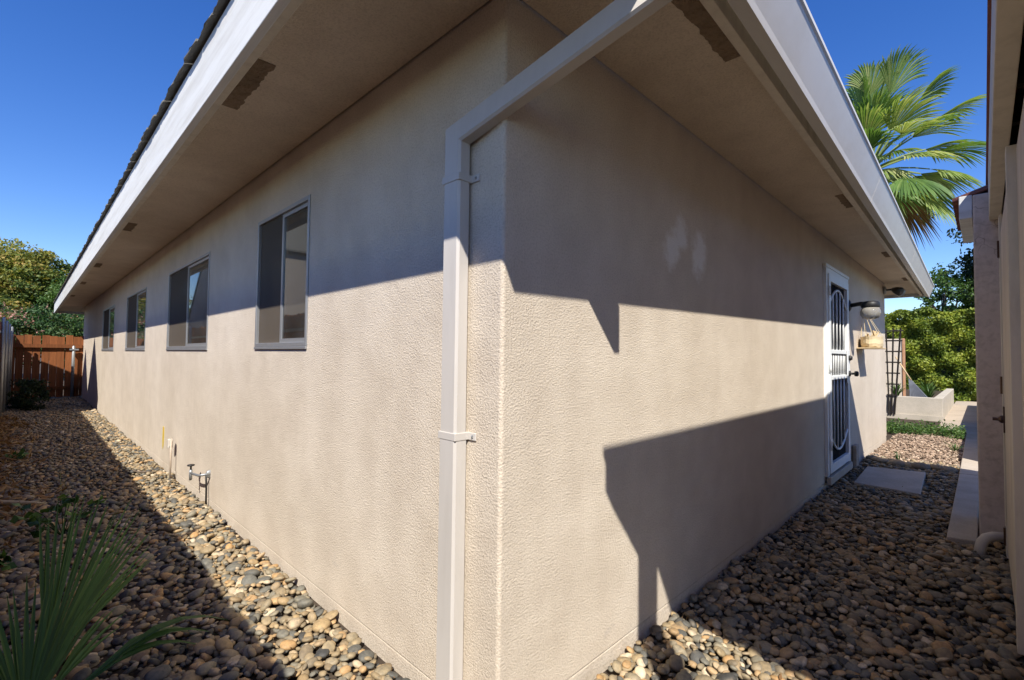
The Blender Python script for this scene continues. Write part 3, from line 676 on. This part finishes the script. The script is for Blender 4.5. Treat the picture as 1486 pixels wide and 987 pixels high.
# ------------------------------------------------------------------ plants
def leaves(centers, sizes, mat, name, parent=None, up=.3, fold=.25, asp=.5, rndv=None, **kw):
    n = len(centers); nrm = rng.normal(size=(n,3)); nrm[:,2] += up; nrm /= np.linalg.norm(nrm, axis=1)[:,None]
    d = rng.normal(size=(n,3)); d -= (d*nrm).sum(1)[:,None]*nrm; d /= np.linalg.norm(d, axis=1)[:,None]; s_ = np.cross(nrm, d)
    S = np.asarray(sizes).reshape(-1,1)*np.ones((n,1))
    V = np.stack([centers-d*S*.5, centers+s_*S*asp*.5-nrm*S*fold*.3, centers+d*S*.5, centers-s_*S*asp*.5-nrm*S*fold*.3], 1).reshape(-1,3)
    F = np.arange(4*n).reshape(-1,4); F = np.concatenate([F[:,[0,1,2]], F[:,[0,2,3]]])
    r_ = rng.uniform(0,1,n) if rndv is None else rndv
    off = np.array(wpos(parent)) if parent is not None else 0
    return tag(link(name, fastmesh(name, V-off, F, mat, np.repeat(r_, 4)), parent), **kw)
def clumps(center, rad, ncl, per, csize, bottom=-1., shell=.75):
    d = rng.normal(size=(ncl,3)); d /= np.linalg.norm(d,axis=1)[:,None]; r_ = shell+(1-shell)*rng.uniform(0,1,ncl)**.5; r_ *= rng.uniform(.72,1.1,ncl)
    d = d[d[:,2] > bottom]; r_ = r_[:len(d)]
    c = np.asarray(center)+d*r_[:,None]*np.asarray(rad); cr = rng.uniform(.6,1.3,len(c))*csize
    e = rng.normal(size=(len(c),per,3)); e /= np.linalg.norm(e,axis=2)[:,:,None]; e *= rng.uniform(.35,1,(len(c),per,1))
    p = c[:,None,:]+e*cr[:,None,None]*np.array([1,1,.7]); tone = np.clip(rng.uniform(.1,.9,len(c))[:,None]+rng.normal(0,.15,(len(c),per)),0,1)
    return p.reshape(-1,3), tone.ravel(), c
def tree(name, label, base, trunk_h, center, rad, mat, ncl, per, csize, leaf, tr=.16, group=None, shell=.6):
    t = thing(name, label, 'tree', base, group); p, tone, c = clumps(center, rad, ncl, per, csize, shell=shell)
    leaves(p, rng.uniform(.7,1.3,len(p))*leaf, MT[mat], 'crown', t, rndv=tone)
    m = MB(); top = Vector((center[0], center[1], center[2]-rad[2]*.3)); b = Vector(base)
    m.tube([b-Vector((0,0,.2)), b.lerp(top,.35)+Vector((.1,.05,0)), b.lerp(top,.7)+Vector((-.08,.06,0)), top], [tr,tr*.8,tr*.6,tr*.35], 9)
    for ci in c[::max(1, len(c)//14)]:
        s_ = b.lerp(top, random.uniform(.45,.95)); e_ = Vector(ci); mdl = s_.lerp(e_,.5)+Vector((0,0,-.15)); m.tube([s_, mdl, e_], [tr*.4,tr*.25,tr*.08], 6)
    m.build('trunk', MT['bark'], t, True); return t
tree('leafy_tree', 'broad yellow green tree rising highest behind the redwood gate', (-1.6,27,-.08), 3, (-1.7,27,3.35), (2.5,2.3,2.2), 'tree', 420, 170, .50, .13, shell=.3)
tree('leafy_tree', 'second yellow green tree filling in behind the tallest one', (-3.2,31,-.08), 3, (-2.6,31,3.5), (2.9,2.4,2.6), 'tree', 320, 150, .6, .16, shell=.3)
tree('leafy_tree', 'lower green tree standing close against the house eave behind the gate', (.9,25,-.08), 2, (.7,25,2.9), (1.7,1.6,1.75), 'cover', 200, 140, .40, .11, shell=.3)
tree('flowering_shrub', 'pink tinged oleander shrub spilling over the redwood gate top', (-1.3,20.5,-.08), 1, (-.9,20.5,1.7), (1.7,.9,1.0), 'pink', 120, 100, .30, .10, .06)
tree('flowering_shrub', 'plain green shrub behind the gate next to the house corner', (.3,21.8,-.08), 1, (.4,21.8,1.3), (1.3,.8,1.35), 'cover', 110, 100, .30, .09, .06, shell=.3)
tree('leafy_tree', 'dark dense tree beyond the hedge beside the outbuilding return', (25,-2.6,-.08), 3, (25,-2.2,4.6), (2.0,1.9,2.6), 'darktree', 170, 130, .5, .17)
tree('leafy_tree', 'thin dark tree whose twigs show above the tiled eave', (24.0,-3.6,-.08), 5, (24.0,-3.1,7.2), (1.1,1.1,1.0), 'darktree', 40, 70, .35, .16)
tree('leafy_tree', 'light green tree between fan palm and hedge', (24.5,.1,-.08), 2, (24.5,-.1,3.7), (1.2,1.1,1.1), 'cover', 45, 80, .4, .15)
# dark bush in the fence corner
p, tone, c = clumps((-1.02,13.4,.22), (.30,.6,.33), 45, 60, .13); t = thing('dark_bush', 'dark low bush in the shade at the foot of the steel posts', 'bush', (-1.02,13.4,-.08))
leaves(p, .06, MT['darktree'], 'crown', t, rndv=tone); m = MB()
for ci in c[::5]: m.tube([(-1.02,13.4,-.1), tuple(ci)], [.012,.004], 5)
m.build('stems', MT['bark'], t)
# hedge
hd = thing('clipped_hedge', 'tall clipped green hedge across the end of the passage', 'hedge', (20,0,-.08))
HX0, HX1, HY0, HY1, HZ = 19.4, 21.0, -6.5, 7.5, 2.78
n = 80000; f_ = rng.uniform(0,1,n); yy = rng.uniform(HY0,HY1,n); zz = rng.uniform(-.05,HZ,n)
bump = .10*np.sin(yy*3.1+zz*2.2)+.09*np.sin(yy*7.3-zz*5.1+1)+.07*np.sin(zz*9.7+yy*2.3)
front = np.stack([HX0+bump+np.abs(rng.normal(0,.12,n)), yy, zz+.05*np.sin(yy*5)], 1)
n2 = 22000; yt = rng.uniform(HY0,HY1,n2); top = np.stack([rng.uniform(HX0,HX1,n2), yt, HZ+.10*np.sin(yt*3.3)+.07*np.sin(yt*8.1)-np.abs(rng.normal(0,.10,n2))+.05], 1)
pp = np.concatenate([front, top]); tone = np.clip(.45+.28*np.sin(pp[:,1]*4.1+pp[:,2]*3.3)*np.sin(pp[:,2]*5.2-pp[:,1])+rng.normal(0,.2,len(pp)),0,1)
leaves(pp, rng.uniform(.06,.12,len(pp)), MT['hedge'], 'foliage', hd, rndv=tone, asp=.6)
MB().box((HX0+.3,HY0,-.1),(HX1-.1,HY1,HZ-.22)).build('blocking_core', MT['darktree'], hd)  # solid dark box added inside the hedge to block light
m = MB()
for y in np.arange(HY0+.3, HY1, .7): m.tube([(20.0,y,-.2),(20.0,y+.05,1.2),(19.9,y-.05,2.3)], [.05,.04,.015], 6)
m.build('stems', MT['bark'], hd)
# raised bed
pb = thing('raised_bed', 'pale concrete block raised bed with plants at the end of the passage', 'planter', (14,.5,-.08))
PX0, PX1, PYR, PYL, PZ = 12.35, 17.5, -.475, 2.0, .40
MB().box((PX0,PYR,-.2),(PX0+.15,PYL,PZ)).build('front_wall', MT['planter'], pb, bevel=.01); MB().box((PX0+.151,PYR,-.2),(PX1,PYR+.15,PZ-.003)).build('side_wall', MT['planter'], pb, bevel=.01)
MB().box((PX0+.151,PYR+.151,-.2),(PX1,PYL,PZ-.08)).build('soil', MT['earth'], pb)
MB().box((PX0-.03,PYR-.03,-.2),(PX0-.001,PYL,.02)).build('base_course', MT['planter'], pb)
def blades(name, label, cat, base, nb_, h, spread, wdt, mat, parent=None, group=None, droop=.5):
    V, F, r_ = [], [], []
    for i in range(nb_):
        a_ = random.uniform(0, 6.283); e = random.uniform(.2,1)*spread; hh = h*random.uniform(.6,1.1); d = Vector((math.cos(a_), math.sin(a_), 0)); s_ = d.cross(Vector((0,0,1)))
        rr = random.random(); st = 6; b0 = Vector(base)+d*random.uniform(0,.03)
        i0 = len(V)
        for k_ in range(st+1):
            q = k_/st; c = b0+d*e*q**1.6+Vector((0,0,hh*(q-droop*q*q*q*.6))); w_ = wdt*(1-q)**.7*(.5+q*1.2 if q < .4 else 1)
            V += [c+s_*w_/2, c-s_*w_/2]; r_ += [rr, rr]
        for k_ in range(st): a2 = i0+2*k_; F.append((a2,a2+1,a2+3,a2+2))
    off = wpos(parent) if parent is not None else Vector((0,0,0))
    return tag(link(name, fastmesh(name, [tuple(v-off) for v in V], F, MT[mat], r_), parent), label, cat, group)
for lab, b_, n_, h_, s_ in (('bushy strap leaved plant in the raised bed by the dark trellis', (12.85,.33,.3), 60, .52, .30), ('arching strap leaved plant in the raised bed right of the rake', (13.2,-.22,.3), 50, .50, .34), ('yellowish strap leaved plant at the back of the raised bed', (14.8,-.05,.3), 44, .5, .35)):
    blades('strap_plant', lab, 'plant', b_, n_, h_, s_, .03, 'cover')
# pier, trellis, rake
pr_ = thing('boundary_pier', 'pale stucco garden pier with orange brick edge behind the dark trellis', 'wall', (12.9,.6,-.08))
MB().box((13.60,.285,.3),(13.78,2.0,1.70)).build('wall', MT['stucco'], pr_, bevel=.01); MB().box((13.58,.245,.3),(13.80,.284,1.71)).build('brick_edge', MT['orange'], pr_, bevel=.006)
tr = thing('fan_trellis', 'dark narrow wooden trellis leaning by the far house corner', 'trellis', (12.25,.38,-.08))
for yb_, yt_ in ((.40,.46),(.36,.33),(.31,.20)): MB().bar((12.30,yb_,.0),(12.50,yt_,1.90), .026, .022).build('upright', MT['trel'], tr)
for z in (.42,.66,.90,1.14,1.38,1.62,1.84):
    q = (z)/1.9; MB().bar((12.285+.2*q,.43+.06*q,z),(12.285+.2*q,.27-.12*q,z), .02, .03).build('cross_lath', MT['trel'], tr)
rk = thing('leaf_rake', 'grey fan shaped leaf rake with pale pole tilted in the raised bed', 'rake', (13.0,.0,.35))
MB().tube([(12.9,.34,1.27),(12.9,.07,.74)], .014, 8).build('pole', MT['pole'], rk, True)
m = MB(); hub = Vector((12.9,.085,.76))
pts = [(12.9,.115,.77),(12.9,.055,.74),(12.93,-.21,.37),(12.93,.10,.33)]; m.loft([[tuple(Vector(p)+Vector((dx,0,0))) for p in pts] for dx in (-.01,.01)]); m.build('head', MT['grey'], rk)
for j in range(9):
    q = j/8; e_ = Vector((12.945,.10-.31*q,.325+.04*q)); MB().bar(hub.lerp(e_,.25)+Vector((-.014,0,0)), e_+Vector((-.03,0,-.02)), .008, .006).build('tine', MT['grey'], rk)
# ground cover and weeds
n = 5200; p = np.stack([rng.uniform(9.25,10.25,n), rng.uniform(-.86,.9,n), -.06+np.abs(rng.normal(0,.07,n))], 1); p = p[(p[:,0]-9.3 > .25*(p[:,1]+.9)*0+.12*np.sin(p[:,1]*9))]
leaves(p, rng.uniform(.03,.06,len(p)), MT['cover'], 'ground_cover', None, .8, label='low bright green ground cover in front of the raised bed', cat='ground cover', kind='stuff')
blades('weed', 'small strappy weed growing at the edge of the concrete strip', 'plant', (7.95,-.80,-.08), 26, .20, .22, .016, 'cover')
blades('weed', 'single dark weed tuft among the stones below the lamp', 'plant', (6.5,-.33,-.08), 9, .20, .07, .014, 'plant')
blades('weed', 'lone upright grass blade in the shaded pebbles by the fence', 'plant', (-.82,4.6,-.08), 3, .33, .05, .02, 'cover', droop=.2)
def leafy(label, base, n_, rad, h, leaf, mat='plant'):
    t = thing('broadleaf_weed', label, 'plant', base); b = Vector(base); m = MB(); P_ = []
    for i in range(n_):
        e_ = b+Vector((random.uniform(-rad,rad), random.uniform(-rad,rad), h*random.uniform(.4,1))); m.tube([b, b.lerp(e_,.5)+Vector((0,0,h*.15)), e_], [.004,.003,.002], 4)
        P_ += [e_+Vector((random.gauss(0,.02), random.gauss(0,.02), random.gauss(0,.012))) for _ in range(4)]
    m.build('stem', MT['plant'], t); leaves(np.array([tuple(v) for v in P_]), leaf, MT[mat], 'foliage', t, 1.2, .2, .75)
leafy('dark broadleaf weed growing behind the young fan palm', (-.86,3.35,-.08), 14, .20, .26, .075)
leafy('dark broadleaf weed close to the fence foot beside the young palm', (-1.22,2.9,-.08), 9, .15, .15, .06)
leafy('low broadleaf weed by the fence among dry litter', (-1.2,6.6,-.08), 8, .16, .14, .06)
# dry litter against the fence
n = 2600; yy = rng.uniform(3.2,11.5,n); p = np.stack([np.array([fence_x(0)])+.06+np.abs(rng.normal(0,.20,n))*(.6+.6*np.sin(yy*1.7)**2), yy, -.045+np.abs(rng.normal(0,.02,n))], 1)
leaves(p, rng.uniform(.04,.13,n), MT['dead'], 'leaf_litter', None, 2.0, .2, .28, label='brown dry leaf litter lying along the fence foot', cat='leaf litter', kind='stuff')
MB().tube([(-1.35,4.5,-.02),(-1.18,4.42,-.015),(-1.0,4.30,-.03),(-.93,4.27,-.045)], [.016,.018,.013,.005], 7).build('dry_stick', MT['cotton'], None, True, label='pale dry stick lying on pebbles near the fence', cat='stick')
MB().tube([(-.33,5.2,-.035),(-.22,4.95,-.03),(-.12,4.9,-.035)], [.006,.008,.004], 6).build('dry_stick', MT['bark'], None, True, label='short dark twig lying at the sunlit edge of the pebbles', cat='stick')
n = 420; yy = np.concatenate([rng.uniform(.5,9,n//2), rng.uniform(-1.1,-.04,n//2)]); xx = np.concatenate([rng.uniform(-1.3,-.03,n//2), rng.uniform(.3,6.4,n//2)])
leaves(np.stack([xx, yy, rng.uniform(-.048,-.03,n)], 1), rng.uniform(.012,.05,n), MT['dead'], 'leaf_bits', None, 2.5, .2, .3, label='dry leaf bits scattered over the pebbles', cat='leaf litter', kind='stuff')
blades('dry_grass', 'small dry straw tuft at the wall foot on the passage side', 'grass', (1.15,-.06,-.075), 8, .06, .14, .006, 'dead', droop=.9)

# fan fronds
def frond(hub, direction, normal, length, half, nseg, width, mat, name, parent, droop=.25, split=.45, tone=.5, petiole=None, fold=.3):
    D = Vector(direction).normalized(); N = Vector(normal); N = (N-D*N.dot(D)).normalized(); S = D.cross(N); H = Vector(hub); V, F, r_ = [], [], []
    for i in range(nseg):
        a_ = -half+2*half*i/(nseg-1)+random.uniform(-.02,.02); L_ = length*(1-.18*(a_/half)**2)*random.uniform(.88,1.06); tn = min(1,max(0,tone+random.uniform(-.22,.22)))
        d = D*math.cos(a_)+S*math.sin(a_); s_ = (-D*math.sin(a_)+S*math.cos(a_)); da = 2*half/(nseg-1); i0 = len(V); st = 7
        for k_ in range(st+1):
            q = k_/st; c = H+d*L_*q+N*(-.10*L_*abs(math.sin(a_))*q)+Vector((0,0,-1))*droop*L_*(max(0,q-split*.6)**2)*1.6
            w_ = min(L_*q*da*.5+.002, width) if q < split else width*max(.02,(1-(q-split)/(1-split)))**.8
            V += [c-s_*w_+N*fold*w_, c-N*fold*w_*.6, c+s_*w_+N*fold*w_]; r_ += [tn]*3
        for k_ in range(st):
            b_ = i0+3*k_; F += [(b_,b_+1,b_+4,b_+3),(b_+1,b_+2,b_+5,b_+4)]
    if petiole is not None:
        i0 = len(V); p0 = Vector(petiole); u_ = (H-p0).normalized(); x_ = u_.orthogonal().normalized(); y_ = u_.cross(x_); ln = (H-p0).length
        for k_ in range(5):
            q = k_/4; c = p0.lerp(H,q)+Vector((0,0,.06*ln*math.sin(math.pi*q))); w_ = .03*(1-.5*q)*length
            V += [c+x_*w_, c+y_*w_, c-x_*w_, c-y_*w_]; r_ += [.75]*4
        for k_ in range(4):
            for j in range(4): F.append((i0+4*k_+j, i0+4*k_+(j+1) % 4, i0+4*k_+4+(j+1) % 4, i0+4*k_+4+j))
    off = wpos(parent)
    return link(name, fastmesh(name, [tuple(v-off) for v in V], F, MT[mat], r_), parent)
# young fan palm in the pebbles
yb0 = Vector((-1.02,1.16,-.09))
yp = thing('young_fan_palm', 'young dark green fan palm growing in pebbles near the fence', 'palm', yb0)
frond((-.99,1.42,.0), (.36,.60,.66), (.6,-.75,.35), .72, .50, 26, .0100, 'plant', 'frond', yp, .04, .45, .45, yb0)
frond((-1.04,1.15,-.03), (-.04,.30,.95), (.5,-.8,.1), .48, .75, 22, .0100, 'plant', 'frond', yp, .05, .45, .3, yb0)
frond((-.95,1.16,-.02), (.85,.35,.34), (-.15,-.3,.9), .74, .09, 5, .020, 'plant', 'frond', yp, .55, .4, .35, yb0)
frond((-.98,1.25,-.02), (.55,.45,.5), (-.2,-.5,.8), .36, .16, 4, .010, 'plant', 'frond', yp, .15, .4, .9, yb0)
# tall fan palm behind the house
pc = Vector((14.0,.95,6.0))
fp = thing('fan_palm', 'tall fan palm with green and drying fronds behind the far eave', 'palm', (14.0,1.0,-.08))
MB().tube([(14.0,1.0,-.3),(14.0,1.0,2.5),(14.0,1.0,4.6),pc+Vector((0,0,-.1))], [.26,.21,.2,.16], 12).build('trunk', MT['palmbark'], fp, True)
gold = 2.399963
for i in range(66):
    q = i/65; el = 1.5-2.25*q; az = i*gold+random.uniform(-.2,.2); d = Vector((math.cos(az)*math.cos(el), math.sin(az)*math.cos(el), math.sin(el)))
    pl = random.choice((.75,1.1,1.45,1.75))*random.uniform(.9,1.1); h_ = pc+d*pl+Vector((0,0,-.12*(1-abs(d.z)))); out = Vector((math.cos(az), math.sin(az), 0)); d2 = (d+Vector((0,0,-.25))).normalized()
    dead = q > .96
    frond(h_, d2, out*(-math.sin(el))+Vector((0,0,1))*max(.15,math.cos(el)), random.uniform(1.0,1.4), .85, 28, .033, 'dead' if dead else 'palm', 'frond', fp, .38, .66, random.uniform(.2,.75)+.15*q if not dead else .5, pc+d*.1)
